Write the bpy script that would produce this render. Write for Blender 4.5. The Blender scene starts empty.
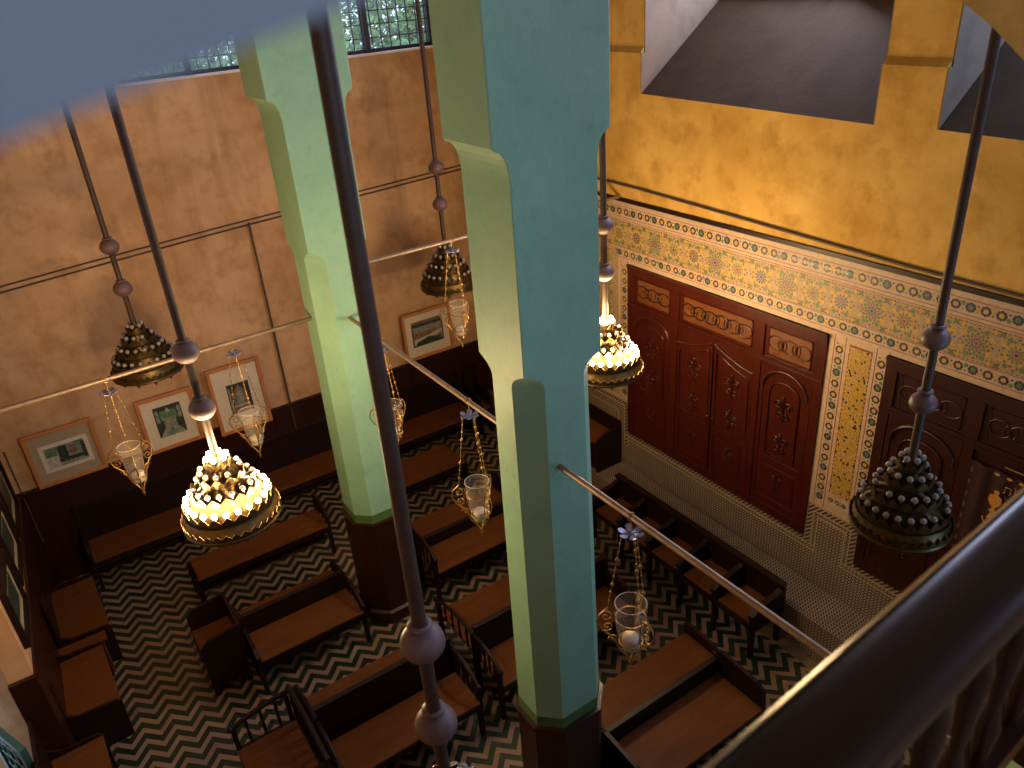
import bpy, math, random
from mathutils import Matrix, Vector
random.seed(7)
PI = math.pi
scene = bpy.context.scene
COL = scene.collection

# ------------------------------------------------------------------ helpers
class MB:
    """collects polygons and builds ONE mesh object"""
    def __init__(s): s.v = []; s.f = []; s.m = []; s.sm = []
    def add(s, vs, fs, m=0, smooth=False):
        b = len(s.v); s.v += [tuple(p) for p in vs]
        for f in fs:
            s.f.append(tuple(b+i for i in f)); s.m.append(m); s.sm.append(smooth)
        return s
    def box(s, x0, x1, y0, y1, z0, z1, m=0):
        vs = [(x, y, z) for z in (z0, z1) for y in (y0, y1) for x in (x0, x1)]
        return s.add(vs, [(0,2,3,1),(4,5,7,6),(0,1,5,4),(2,6,7,3),(0,4,6,2),(1,3,7,5)], m)
    def prism(s, poly, d, m=0, smooth=False):
        """closed prism: 3d polygon swept by the vector d"""
        n = len(poly); d = Vector(d)
        vs = [Vector(p) for p in poly]; vs += [p+d for p in vs]
        fs = [tuple(range(n-1, -1, -1)), tuple(range(n, 2*n))]
        s.add(vs, fs, m)
        return s.add(vs, [(i, (i+1) % n, n+(i+1) % n, n+i) for i in range(n)], m, smooth)
    def poly(s, pts, m=0): return s.add(pts, [tuple(range(len(pts)))], m)
    def lathe(s, prof, c=(0,0,0), n=24, m=0, smooth=True, rf=None):
        """prof = [(r,z)...]; rf(k,j) may change radius / z of a point"""
        vs = []; cx, cy, cz = c
        for k, (r, z) in enumerate(prof):
            for j in range(n):
                a = 2*PI*j/n
                rr, zz = (r, z) if rf is None else rf(k, j, r, z)
                vs.append((cx+rr*math.cos(a), cy+rr*math.sin(a), cz+zz))
        fs = []
        for k in range(len(prof)-1):
            for j in range(n):
                fs.append((k*n+j, k*n+(j+1) % n, (k+1)*n+(j+1) % n, (k+1)*n+j))
        return s.add(vs, fs, m, smooth)
    def ball(s, c, r, n=16, m=0, sz=1.0):
        k = max(4, n//2)
        return s.lathe([(max(1e-4, r*math.sin(PI*i/k)), -r*sz*math.cos(PI*i/k)) for i in range(k+1)], c, n, m)
    def tube(s, pts, r, n=6, m=0, smooth=True, closed=False):
        pts = [Vector(p) for p in pts]; rings = []; up = Vector((0, 0, 1)); N = len(pts)
        for i, p in enumerate(pts):
            if closed: t = pts[(i+1) % N]-pts[i-1]
            else: t = pts[min(i+1, N-1)]-pts[max(i-1, 0)]
            t.normalize()
            a = t.cross(up)
            if a.length < 0.15: a = t.cross(Vector((1, 0, 0)))
            a.normalize(); b = t.cross(a)
            rr = r[i] if isinstance(r, (list, tuple)) else r
            rings.append([p+(a*math.cos(2*PI*j/n)+b*math.sin(2*PI*j/n))*rr for j in range(n)])
        vs = [q for g in rings for q in g]; fs = []
        for i in range(N if closed else N-1):
            i2 = (i+1) % N
            for j in range(n):
                fs.append((i*n+j, i*n+(j+1) % n, i2*n+(j+1) % n, i2*n+j))
        s.add(vs, fs, m, smooth)
        if not closed:
            s.add(rings[0], [tuple(range(n))], m); s.add(rings[-1], [tuple(range(n-1, -1, -1))], m)
        return s
    def build(s, name, mats, parent=None, bevel=0, loc=None):
        if not isinstance(mats, (list, tuple)): mats = [mats]
        me = bpy.data.meshes.new(name); me.from_pydata(s.v, [], s.f)
        for m in mats: me.materials.append(m)
        me.polygons.foreach_set('material_index', s.m); me.polygons.foreach_set('use_smooth', s.sm)
        import bmesh
        bm = bmesh.new(); bm.from_mesh(me); bmesh.ops.recalc_face_normals(bm, faces=bm.faces[:]); bm.to_mesh(me); bm.free()
        me.update()
        o = bpy.data.objects.new(name, me); COL.objects.link(o)
        if parent is not None: o.parent = parent
        if loc is not None: o.location = loc
        if bevel:
            b = o.modifiers.new('bevel', 'BEVEL'); b.width = bevel; b.segments = 2; b.limit_method = 'ANGLE'
        return o

def tag(o, label=None, cat=None, group=None, kind=None):
    if label: o['label'] = label
    if cat: o['category'] = cat
    if group: o['group'] = group
    if kind: o['kind'] = kind
    return o
def thing(name, label, cat, loc=(0,0,0), rz=0, group=None):
    o = bpy.data.objects.new(name, None); COL.objects.link(o); o.empty_display_size = .1
    o.location = loc; o.rotation_euler = (0, 0, rz)
    return tag(o, label, cat, group)
def struct(o): o['kind'] = 'structure'; return o
CH = {}
def copy_tree(o, parent=None):
    c = o.copy(); COL.objects.link(c); c.parent = parent
    for ch in [x for x in list(COL.objects) if x.parent == o]: copy_tree(ch, c)
    return c

# ------------------------------------------------------------------ materials
class NT:
    def __init__(s, name):
        s.mat = bpy.data.materials.new(name); s.mat.use_nodes = True
        s.t = s.mat.node_tree; s.n = s.t.nodes; s.l = s.t.links
        s.b = s.n['Principled BSDF']; s._g = None
    def new(s, typ, **k):
        n = s.n.new(typ)
        for a, v in k.items(): setattr(n, a, v)
        return n
    def link(s, a, b): s.l.new(a, b)
    def geo(s):
        if s._g is None:
            g = s.new('ShaderNodeNewGeometry'); sx = s.new('ShaderNodeSeparateXYZ'); s.link(g.outputs['Position'], sx.inputs[0])
            s._g = (g.outputs['Position'], sx.outputs)
        return s._g
    def math(s, op, a, b=None, c=None):
        n = s.new('ShaderNodeMath', operation=op)
        for i, v in enumerate((a, b, c)):
            if v is None: continue
            if isinstance(v, (int, float)): n.inputs[i].default_value = v
            else: s.link(v, n.inputs[i])
        return n.outputs[0]
    def mix(s, f, a, b, blend='MIX'):
        n = s.new('ShaderNodeMix', data_type='RGBA', blend_type=blend)
        for sock, v in ((n.inputs[0], f), (n.inputs[6], a), (n.inputs[7], b)):
            if isinstance(v, (int, float)): sock.default_value = v
            elif isinstance(v, tuple): sock.default_value = (*v, 1)
            else: s.link(v, sock)
        return n.outputs[2]
    def noise(s, scale, detail=4, rough=.55, vec=None, dist=0):
        n = s.new('ShaderNodeTexNoise'); n.inputs['Scale'].default_value = scale
        n.inputs['Detail'].default_value = detail; n.inputs['Roughness'].default_value = rough; n.inputs['Distortion'].default_value = dist
        s.link(vec if vec is not None else s.geo()[0], n.inputs['Vector'])
        return n.outputs[0]
    def ramp(s, f, *stops):
        n = s.new('ShaderNodeValToRGB'); e = n.color_ramp.elements
        while len(e) < len(stops): e.new(.5)
        for i, (p, c) in enumerate(stops): e[i].position = p; e[i].color = (*c, 1) if isinstance(c, tuple) else (c, c, c, 1)
        s.link(f, n.inputs[0]); return n.outputs[0]
    def bump(s, h, strength=.2, dist=.01):
        n = s.new('ShaderNodeBump'); n.inputs['Strength'].default_value = strength; n.inputs['Distance'].default_value = dist
        s.link(h, n.inputs['Height']); s.link(n.outputs[0], s.b.inputs['Normal'])
    def set(s, col=None, rough=None, metal=None, emit=None, es=0, spec=None):
        if col is not None:
            if isinstance(col, tuple): s.b.inputs['Base Color'].default_value = (*col, 1)
            else: s.link(col, s.b.inputs['Base Color'])
        if rough is not None: s.b.inputs['Roughness'].default_value = rough
        if metal is not None: s.b.inputs['Metallic'].default_value = metal
        if spec is not None: s.b.inputs['Specular IOR Level'].default_value = spec
        if emit: s.b.inputs['Emission Color'].default_value = (*emit, 1); s.b.inputs['Emission Strength'].default_value = es
        return s.mat

def mat_plain(name, col, rough=.6, metal=0, var=.25, scale=20, bump=0, spec=None):
    t = NT(name); n = t.noise(scale)
    f = t.ramp(n, (.3, tuple(c*(1-var) for c in col)), (.7, tuple(min(1, c*(1+var)) for c in col)))
    if bump: t.bump(n, bump)
    return t.set(f, rough, metal, spec=spec)
def mat_plaster(name, c1, c2, c3, streak=.12):
    t = NT(name)
    a = t.noise(1.1, 6, .62, dist=.4); b = t.noise(4.5, 5, .6); c = t.noise(40, 3)
    base = t.mix(t.ramp(a, (.32, 0.0), (.68, 1.0)), c1, c2)
    base = t.mix(t.math('MULTIPLY', t.ramp(b, (.48, 0.0), (.68, 1.0)), .6), base, c3)
    mp = t.new('ShaderNodeMapping'); mp.inputs['Scale'].default_value = (5, 5, .55); t.link(t.geo()[0], mp.inputs[0])
    st = t.noise(1.0, 5, .6, vec=mp.outputs[0]); base = t.mix(t.math('MULTIPLY', t.ramp(st, (.52, 0.0), (.78, 1.0)), streak), base, tuple(q*.62 for q in c3))
    h = t.math('ADD', t.math('MULTIPLY', b, .7), t.math('MULTIPLY', c, .3)); t.bump(h, .35, .02)
    return t.set(base, .85, spec=.2)
def mat_paint():
    t = NT('green_paint')
    a = t.noise(2.2, 6, .65, dist=.6); b = t.noise(9, 5, .6); c = t.noise(60, 2)
    base = t.mix(t.ramp(a, (.35, 0.0), (.7, 1.0)), (.20, .385, .26), (.25, .46, .31))
    base = t.mix(t.math('MULTIPLY', t.ramp(b, (.58, 0.0), (.72, 1.0)), .35), base, (.13, .25, .16))
    t.bump(t.math('ADD', b, t.math('MULTIPLY', c, .3)), .3, .012)
    return t.set(base, .5, spec=.35)
def mat_wood(name, c1, c2, rough=.4, scale=(3, 30, 30), spec=.5):
    t = NT(name)
    tc = t.new('ShaderNodeTexCoord'); mp = t.new('ShaderNodeMapping'); mp.inputs['Scale'].default_value = scale
    t.link(tc.outputs['Object'], mp.inputs[0])
    n = t.noise(1.0, 6, .6, vec=mp.outputs[0], dist=.8)
    t.bump(n, .12, .004)
    return t.set(t.ramp(n, (.3, c1), (.7, c2)), rough, spec=spec)
def mat_floor():
    t = NT('chevron_zellige_floor'); P, (x, y, z) = t.geo()
    q = t.math('FRACT', t.math('ADD', t.math('DIVIDE', t.math('SUBTRACT', x, .112), .2617), .5))
    tri = t.math('SUBTRACT', 1.0, t.math('MULTIPLY', t.math('ABSOLUTE', t.math('SUBTRACT', q, .5)), 2.0))
    v = t.math('DIVIDE', t.math('SUBTRACT', t.math('SUBTRACT', y, t.math('MULTIPLY', tri, .135)), 7.115), .1504)
    d = t.math('ABSOLUTE', t.math('SUBTRACT', t.math('FRACT', t.math('ADD', v, .5)), .5))
    cream = t.math('LESS_THAN', d, .235)
    # one random tone per laid tile
    ids = t.new('ShaderNodeCombineXYZ')
    t.link(t.math('FLOOR', t.math('DIVIDE', t.math('SUBTRACT', x, .125), .13085)), ids.inputs[0])
    t.link(t.math('FLOOR', t.math('MULTIPLY', t.math('ADD', v, .25), 2.0)), ids.inputs[1])
    wn = t.new('ShaderNodeTexWhiteNoise', noise_dimensions='3D'); t.link(ids.outputs[0], wn.inputs['Vector'])
    cc = t.ramp(wn.outputs[0], (0, (.205, .12, .08)), (.55, (.26, .18, .125)), (.8, (.24, .145, .07)), (1, (.215, .18, .155)))
    gg = t.ramp(wn.outputs[0], (0, (.009, .02, .008)), (.6, (.013, .032, .014)), (1, (.008, .012, .006)))
    col = t.mix(cream, gg, cc)
    jd = t.math('LESS_THAN', t.math('ABSOLUTE', t.math('SUBTRACT', d, .235)), .02)
    col = t.mix(t.math('MULTIPLY', jd, .6), col, (.06, .045, .03))
    border = t.math('GREATER_THAN', x, 5.14)
    col = t.mix(border, col, (.17, .12, .065))
    t.bump(wn.outputs[0], .15, .003)
    return t.set(col, .38)
def mat_zellige(name, cell=.036, dark=(.025, .02, .019), light=(.34, .265, .20)):
    t = NT(name); P, (x, y, z) = t.geo()
    k = 2*PI/cell
    w = t.math('ADD', x, z)
    a = t.math('SINE', t.math('MULTIPLY', y, k)); b = t.math('SINE', t.math('MULTIPLY', w, k))
    c = t.math('SINE', t.math('MULTIPLY', t.math('ADD', y, w), k/2)); d = t.math('SINE', t.math('MULTIPLY', t.math('SUBTRACT', y, w), k/2))
    s1 = t.math('MULTIPLY', a, b); s2 = t.math('MULTIPLY', c, d)
    f = t.math('GREATER_THAN', t.math('ADD', s1, t.math('MULTIPLY', s2, .8)), -.05)
    n = t.noise(3.0, 4)
    lt = t.ramp(n, (.3, tuple(c_*.75 for c_ in light)), (.7, light))
    return t.set(t.mix(f, dark, lt), .35)
def mat_comb():
    t = NT('comb_border_tile'); P, (x, y, z) = t.geo()
    w = t.math('ADD', y, z)
    f = t.math('GREATER_THAN', t.math('SINE', t.math('MULTIPLY', w, 2*PI/.05)), 0.0)
    return t.set(t.mix(f, (.025, .018, .016), (.30, .235, .16)), .4)

M = {}
M['plasterA'] = mat_plaster('ochre_plaster', (.43, .25, .12), (.60, .39, .215), (.33, .18, .08), .45)
M['plasterB'] = mat_plaster('golden_plaster', (.42, .24, .045), (.60, .385, .11), (.31, .165, .025))
M['dark_sill'] = mat_plaster('dark_brown_sill', (.05, .030, .017), (.064, .039, .022), (.038, .024, .014))  # recess sills coloured much darker than the walls
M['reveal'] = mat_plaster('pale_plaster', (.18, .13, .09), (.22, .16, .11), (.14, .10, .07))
M['paint'] = mat_paint()
M['green_band'] = mat_plain('leaf_green_paint', (.06, .14, .035), .5, var=.15, scale=10)
M['blue_paint'] = mat_plain('blue_grey_paint', (.125, .15, .18), .6, var=.08, scale=6)
M['floor'] = mat_floor()
M['zellige'] = mat_zellige('fine_zellige')
M['comb'] = mat_comb()
M['grout'] = mat_plain('pale_tile_edging', (.42, .30, .205), .6, var=.12, scale=25)
M['mosaic_ground'] = mat_plain('mosaic_ground', (.30, .22, .12), .6, var=.3, scale=70)
M['blue'] = mat_plain('cobalt_tile', (.035, .035, .11), .5, var=.3, scale=90)
M['yellow'] = mat_plain('yellow_tile', (.42, .27, .035), .55, var=.3, scale=60)
M['green'] = mat_plain('green_tile', (.085, .15, .05), .55, var=.3, scale=60)
M['red'] = mat_plain('brick_red_tile', (.20, .055, .03), .55, var=.3, scale=60)
M['black'] = mat_plain('black_tile', (.03, .025, .025), .35, var=.2, scale=60)
M['dark_wood'] = mat_wood('dark_bench_wood', (.008, .003, .0025), (.016, .006, .0045), .45, spec=.25)
M['wainscot'] = mat_wood('red_brown_panelling', (.018, .004, .0025), (.03, .006, .0035), .35, (25, 25, 2))
M['seat'] = mat_wood('worn_orange_seat', (.09, .029, .007), (.13, .045, .011), .55, (2, 14, 14), spec=.15)
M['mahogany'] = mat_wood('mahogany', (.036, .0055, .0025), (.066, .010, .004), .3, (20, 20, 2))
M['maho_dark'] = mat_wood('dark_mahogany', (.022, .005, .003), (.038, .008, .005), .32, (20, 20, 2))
M['maho_light'] = mat_wood('honey_panel', (.10, .032, .009), (.16, .055, .012), .4, (8, 8, 8))
M['frame'] = mat_wood('picture_frame_wood', (.42, .16, .05), (.52, .21, .07), .4, (8, 8, 8))
M['rail'] = mat_wood('handrail_wood', (.013, .004, .003), (.022, .007, .005), .3, (3, 20, 20), .35)
M['rail_glint'] = mat_plain('painted_rail_glint', (.17, .10, .035), .3, 0, var=.2, scale=30)  # lamp reflection on the rail edge, put into the colour
M['brass'] = mat_plain('aged_brass', (.11, .072, .027), .45, .85, var=.35, scale=30, bump=.1)
M['gold'] = mat_plain('gilt_metal', (.40, .24, .075), .38, .8, var=.25, scale=30)
M['rod'] = mat_plain('brown_rod', (.05, .026, .016), .55, 0, var=.15, scale=20)
M['ball'] = mat_plain('turned_grey_wood', (.145, .088, .085), .5, 0, var=.2, scale=14)
M['tie'] = mat_plain('tie_bar_metal', (.27, .19, .125), .42, .4, var=.2, scale=12)
M['iron'] = mat_plain('dark_iron', (.05, .045, .05), .5, .4)
M['cable'] = mat_plain('black_cable', (.06, .045, .035), .6)
M['star'] = mat_plain('silvered_petal', (.22, .22, .30), .4, .5)
M['mat_board'] = mat_plain('cream_mount', (.62, .54, .40), .8, var=.05)
M['mat_grey'] = mat_plain('drab_mount', (.34, .27, .17), .8, var=.08)
M['photo_dark'] = mat_plain('photo_dark', (.03, .045, .035), .4, var=.9, scale=25)
M['photo_mid'] = mat_plain('photo_mid', (.22, .24, .18), .4, var=.5, scale=30)
M['photo_light'] = mat_plain('photo_light', (.45, .42, .34), .4, var=.3, scale=30)
M['photo_green'] = mat_plain('photo_green', (.10, .20, .12), .4, var=.6, scale=30)
M['photo_brown'] = mat_plain('photo_brown', (.20, .12, .08), .4, var=.5, scale=30)
M['wax'] = mat_plain('candle_wax', (.42, .36, .27), .5, var=.05)
M['velvet'] = mat_plain('maroon_velvet', (.028, .005, .006), .9, var=.2, scale=40)
M['embroidery'] = mat_plain('gold_thread', (.62, .30, .06), .5, .3, var=.3, scale=80)
M['braid'] = mat_plain('dull_braid', (.12, .04, .018), .7)
M['teal'] = mat_plain('teal_joinery', (.018, .085, .08), .5, var=.2, scale=8)
M['leaf'] = mat_plain('leaves', (.16, .30, .12), .6, var=.5, scale=4)
M['bark'] = mat_plain('bark', (.12, .08, .05), .9)
M['ceiling'] = mat_plain('ceiling_boards', (.35, .24, .13), .8, var=.1, scale=4)
M['white_sill'] = mat_plain('pale_sill', (.72, .66, .62), .6, var=.05)
t = NT('clear_glass')
t.b.inputs['Alpha'].default_value = .05
M['glass'] = t.set((.8, .75, .66), .06, spec=1.0)
t = NT('window_glass'); t.b.inputs['Alpha'].default_value = .12
M['pane'] = t.set((.8, .9, 1.0), .1)
t = NT('unlit_bulb'); M['bulb'] = t.set((.30, .27, .25), .18, spec=.5)
t = NT('lit_bulb'); M['bulb_on'] = t.set((1, .9, .7), .2, emit=(1.0, .70, .36), es=60)

# ------------------------------------------------------------------ setting
YA, XB = 9.47, 5.72
fl = struct(MB().box(-2.0, 6.9, -2.2, 9.8, -.1, 0).build('floor', M['floor'])); tag(fl, 'dark green and cream chevron tiled floor')
# wall A (far left in view) with the clerestory opening
WX0, WX1, WZ0, WZ1 = 1.42, 5.25, 5.46, 7.0
w = MB()
w.box(-2.0, 6.9, YA, 9.8, 0, WZ0); w.box(-2.0, WX0, YA, 9.8, WZ0, 7.6); w.box(WX1, 6.9, YA, 9.8, WZ0, 7.6); w.box(WX0, WX1, YA, 9.8, WZ1, 7.6)
tag(struct(w.build('wall_north', M['plasterA'])), 'ochre plaster wall with framed pictures below a grilled window')
w = MB(); w.box(WX0, WX1, 9.62, 9.68, WZ0, WZ0+.05)
w.box(WX0, WX1, 9.62, 9.68, WZ1-.05, WZ1)
for x in (WX0+.03, 2.17, 3.2, 4.33, WX1-.03): w.box(x-.035, x+.035, 9.6, 9.7, WZ0, WZ1)
win = struct(w.build('window_1', M['iron']))
tag(win, 'long clerestory window with dark mullions and wire grille')
g = MB()
x = WX0+.12
while x < WX1: g.box(x-.006, x+.006, 9.64, 9.652, WZ0, WZ1); x += .125
z = WZ0+.17
while z < WZ1: g.box(WX0, WX1, 9.636, 9.648, z-.006, z+.006); z += .15
g.build('grille', M['iron'], win)
MB().box(WX0, WX1, 9.70, 9.708, WZ0, WZ1).build('pane', M['pane'], win)
MB().box(WX0-.02, WX1+.02, YA-.006, 9.62, WZ0-.012, WZ0+.008).build('window_sill', M['white_sill'], win)
# wainscot of wall A
w = MB().box(-.9, XB, YA-.035, YA, 0, 1.29)
w.box(-.9, XB, YA-.055, YA, 1.27, 1.33)
x = -.8
while x < XB: w.box(x, x+.025, YA-.045, YA, .1, 1.27); x += .42
tag(struct(w.build('trim_1', M['wainscot'])), 'dark red-brown wood panelling under the framed pictures')

# wall C (left)
C0, C1 = (-.86, YA), (-1.02, 6.28)
w = MB().prism([(C0[0], C0[1], 0), (C1[0]+.05, C1[1], 0), (-1.15, C1[1], 0), (-1.20, 6.75, 0), (-2.0, 6.75, 0), (-2.0, C0[1], 0)], (0, 0, 7.6))
w.box(-2.0, -1.72, -2.2, 6.28, 0, 7.6)
tag(struct(w.build('wall_west', M['plasterA'])), 'ochre plaster wall with stepped corner at left edge')
w = MB().prism([(C0[0], YA, 0), (C1[0], 6.28, 0), (C1[0]+.07, 6.26, 0), (C0[0]+.04, YA, 0)], (0, 0, 1.33))
w.box(-1.16, C1[0]+.07, 6.235, 6.28, 0, 1.33)
tag(struct(w.build('trim_2', M['wainscot'])), 'dark panelling along the left wall behind the side benches')

# wall B (right), solid with splayed window recesses
w = MB()
w.box(XB, 6.9, -2.2, 9.8, 0, 4.95)
for (y0, y1) in ((6.26, 9.8), (3.15, 3.64), (-.1, .45), (-2.2, -1.9)):
    w.box(XB, 6.9, y0, y1, 4.95, 5.42)
    w.prism([(XB, y0, 5.42), (XB+.045, y0, 5.475), (6.9, y0, 5.475), (6.9, y0, 5.42)], (0, y1-y0, 0))
    w.box(XB+.045, 6.9, y0, y1, 5.475, 7.6)
for (y0, y1) in ((3.64, 6.26), (.45, 3.15), (-1.9, -.1)): w.box(XB+.045, 6.9, y0, y1, 7.25, 7.6)  # southernmost opening is unseen, added to let more daylight in
tag(struct(w.build('wall_east', M['plasterB'])), 'golden ochre plaster wall above the tiled ark front')
for i, (y0, y1) in enumerate(((3.64, 6.26), (.45, 3.15))):
    sa, sb = ((4.99, 5.04), (4.96, 5.005))[i]
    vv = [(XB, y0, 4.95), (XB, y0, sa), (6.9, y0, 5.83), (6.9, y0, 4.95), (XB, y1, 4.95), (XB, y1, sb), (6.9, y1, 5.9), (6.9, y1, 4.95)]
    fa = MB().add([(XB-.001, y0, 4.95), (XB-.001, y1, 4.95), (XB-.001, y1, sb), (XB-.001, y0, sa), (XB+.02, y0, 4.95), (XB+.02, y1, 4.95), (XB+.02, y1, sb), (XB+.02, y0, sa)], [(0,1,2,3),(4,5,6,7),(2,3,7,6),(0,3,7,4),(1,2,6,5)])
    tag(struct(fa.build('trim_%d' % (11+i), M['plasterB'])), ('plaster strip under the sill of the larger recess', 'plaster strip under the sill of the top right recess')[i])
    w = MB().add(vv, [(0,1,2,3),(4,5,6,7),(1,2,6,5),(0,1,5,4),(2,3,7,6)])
    tag(struct(w.build('trim_%d' % (3+i), M['dark_sill'])), ('dark sloping sill of the larger wall recess' if i == 0 else 'dark sloping sill of the recess at top right'))
    w = MB()
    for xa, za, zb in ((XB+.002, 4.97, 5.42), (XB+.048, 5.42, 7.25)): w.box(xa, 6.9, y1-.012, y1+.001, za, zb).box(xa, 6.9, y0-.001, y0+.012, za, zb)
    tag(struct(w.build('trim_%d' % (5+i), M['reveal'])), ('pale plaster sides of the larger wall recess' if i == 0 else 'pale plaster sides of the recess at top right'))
    w = MB(); w.box(6.8, 6.86, y0, y1, 5.83, 5.9); w.box(6.8, 6.86, y0, y1, 7.18, 7.25)
    n = 5
    for k in range(n+1):
        yy = y0+.03+(y1-y0-.06)*k/n; w.box(6.8, 6.86, yy-.025, yy+.025, 5.85, 7.2)
    w.box(6.81, 6.85, y0, y1, 6.5, 6.54)
    tag(struct(w.build('window_%d' % (2+i), M['iron'])), 'barred clerestory window deep in the east wall recess, %s' % ('northern one' if i == 0 else 'southern one'))
# ceiling, back wall
w = MB().box(-2.0, 6.9, -2.2, 9.8, 7.6, 7.7)
for k in range(12): w.box(-2.0, 6.9, -1.8+k*.98, -1.7+k*.98, 7.5, 7.6)
tag(struct(w.build('ceiling', M['ceiling'])), 'beamed ceiling')
w = MB(); w.box(-2.0, -.9, -2.4, -2.2, 0, 7.7); w.box(1.9, 6.9, -2.4, -2.2, 0, 7.7); w.box(-.9, 1.9, -2.4, -2.2, 0, 5.6); w.box(-.9, 1.9, -2.4, -2.2, 7.3, 7.7)
tag(struct(w.build('wall_south', M['plasterA'])), 'plaster wall behind the gallery')

# platform under the arks
w = MB().box(5.27, XB, -2.2, YA-.06, 0, .45)
pf = struct(w.build('trim_7', M['zellige'])); tag(pf, 'raised tiled platform along the foot of the ark wall')

# gallery slab, arch spandrel, near beam
tag(struct(MB().box(-1.62, XB, -2.2, .30, 4.5, 4.75).build('trim_8', M['ceiling'])), 'gallery floor slab')
arch = [(.64, 5.1), (.66, 5.45), (.76, 5.72), (.86, 5.86), (.944, 5.94), (1.03, 6.01), (1.12, 6.07), (1.35, 6.2), (1.7, 6.36), (2.1, 6.5), (2.6, 6.6), (3.1, 6.62), (3.2, 6.6)]
w = MB()
poly = [(2.04, y, z) for y, z in arch]
for i in range(len(arch)-1):
    (ya, za), (yb, zb) = arch[i], arch[i+1]
    w.prism([(2.04, ya, za), (2.04, yb, zb), (2.04, yb, 7.6), (2.04, ya, 7.6)], (.62, 0, 0))
tag(struct(w.build('trim_9', M['plasterB'])), 'plaster arch crossing the top right corner')
w = MB()
sl = .24
def bz(x): return 6.1752+sl*x
pl = [(-.55, .2, bz(-.55)), (.6, .2, bz(.6)), (.6, .2, bz(.6)+.22), (-.55, .2, bz(-.55)+.22)]
w.prism(pl, (0, .12, 0))
tag(struct(w.build('trim_10', M['blue_paint'], bevel=.004)), 'blurred blue-grey beam close by at top left')

# ------------------------------------------------------------------ columns
def octa(cx, cy, h, z, c, e=0):
    hx, hy = h[0]+e, h[1]+e
    return [(cx-hx, cy-hy+c, z), (cx-hx+c, cy-hy, z), (cx+hx-c, cy-hy, z), (cx+hx, cy-hy+c, z), (cx+hx, cy+hy-c, z), (cx+hx-c, cy+hy, z), (cx-hx+c, cy+hy, z), (cx-hx, cy+hy-c, z)]
def ring_stack(mb, rings, m=0):
    for a, b in zip(rings[:-1], rings[1:]):
        n = len(a)
        mb.add(a+b, [(i, (i+1) % n, n+(i+1) % n, n+i) for i in range(n)], m)
    mb.poly(list(reversed(rings[0])), m); mb.poly(rings[-1], m)
def column(cx, cy, h, cap, label, extra=0):
    root = thing('column', label, 'column', (cx, cy, 0), 0, 'painted columns of the hall')
    w = MB(); rings = []
    cut0 = .135
    rings.append(octa(0, 0, h, 1.43, cut0, .016)); rings.append(octa(0, 0, h, 4.10, cut0))
    for k in range(1, 9):      # chamfer fades out in an ogee stop
        a = k/8; rings.append(octa(0, 0, h, 4.10+.13*a, max(.004, cut0*(1-a**2.6) if k < 8 else .004)))
    rings.append(octa(0, 0, h, 5.30, .004))
    for k in range(1, 7):      # cove widening in x only
        a = k/6*PI/2; e = (cap-h[0])*(1-math.cos(a)); zz = 5.30+.16*math.sin(a)
        rings.append([(x*(1+e/h[0]), y, z) for x, y, z in octa(0, 0, h, zz, .004)])
    rings.append([(x*((cap+.015)/h[0]), y, z) for x, y, z in octa(0, 0, h, 5.475, .004)])
    rings.append([(x*((cap+.02)/h[0]), y, z) for x, y, z in octa(0, 0, h, 7.5, .004)])
    ring_stack(w, rings); w.build('shaft', M['paint'], root)
    w = MB(); ring_stack(w, [octa(0, 0, h, 1.33, cut0, .018), octa(0, 0, h, 1.43, cut0, .018)]); w.build('painted_band', M['green_band'], root)['label'] = 'leaf green band at foot of painted shaft'
    w = MB(); O_ = lambda z, e: octa(0, 0, h, z, cut0+e*.6, e)
    ring_stack(w, [O_(0, .065), O_(.14, .065), O_(.16, .035), O_(1.29, .035), O_(1.30, .053), O_(1.33, .053), O_(1.335, 0)])
    w.build('wood_casing', M['wainscot'], root)['label'] = 'dark red wood casing around column foot'
    return root
column(2.365, 3.445, (.275, .235), .35, 'mint and teal painted column nearest the camera, in the middle')
column(2.305, 6.59, (.27, .265), .345, 'pale green painted column further back, behind the long near rod')
c3 = column(2.365, .38, (.275, .235), .345, 'painted column beside the gallery handrail')
w = MB(); ring_stack(w, [octa(0, 0, (.275, .235), z, .01, e) for z, e in ((3.95, .04), (5.26, .04), (5.27, .055), (5.30, .055), (5.305, .0))])  # casing added to cover the green paint and keep this corner dark
w.build('wood_casing', M['wainscot'], c3)['label'] = 'added dark casing that keeps the corner dark at gallery level'

# ------------------------------------------------------------------ tie bars
def tie(p0, p1, label, r=.019):
    root = MB().tube([p0, p1], r, 10).build('tie_bar', M['tie'])
    tag(root, label, 'tie bar', 'metal tie bars between the columns'); return root
ZT = 3.565
tie((2.30, 6.36, ZT), (2.30, 3.66, ZT), 'brass coloured tie bar running between the two painted columns')
tie((2.30, 3.24, ZT), (2.30, .60, ZT), 'tie bar running from near column down to the lower right')
tie((2.1, 6.57, ZT), (-1.0, 6.50, ZT), 'pale tie bar crossing at left from back column to left edge')
tie((2.53, 6.58, 3.94), (XB, 6.58, 3.94), 'short pale tie bar right of the back column')

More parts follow.
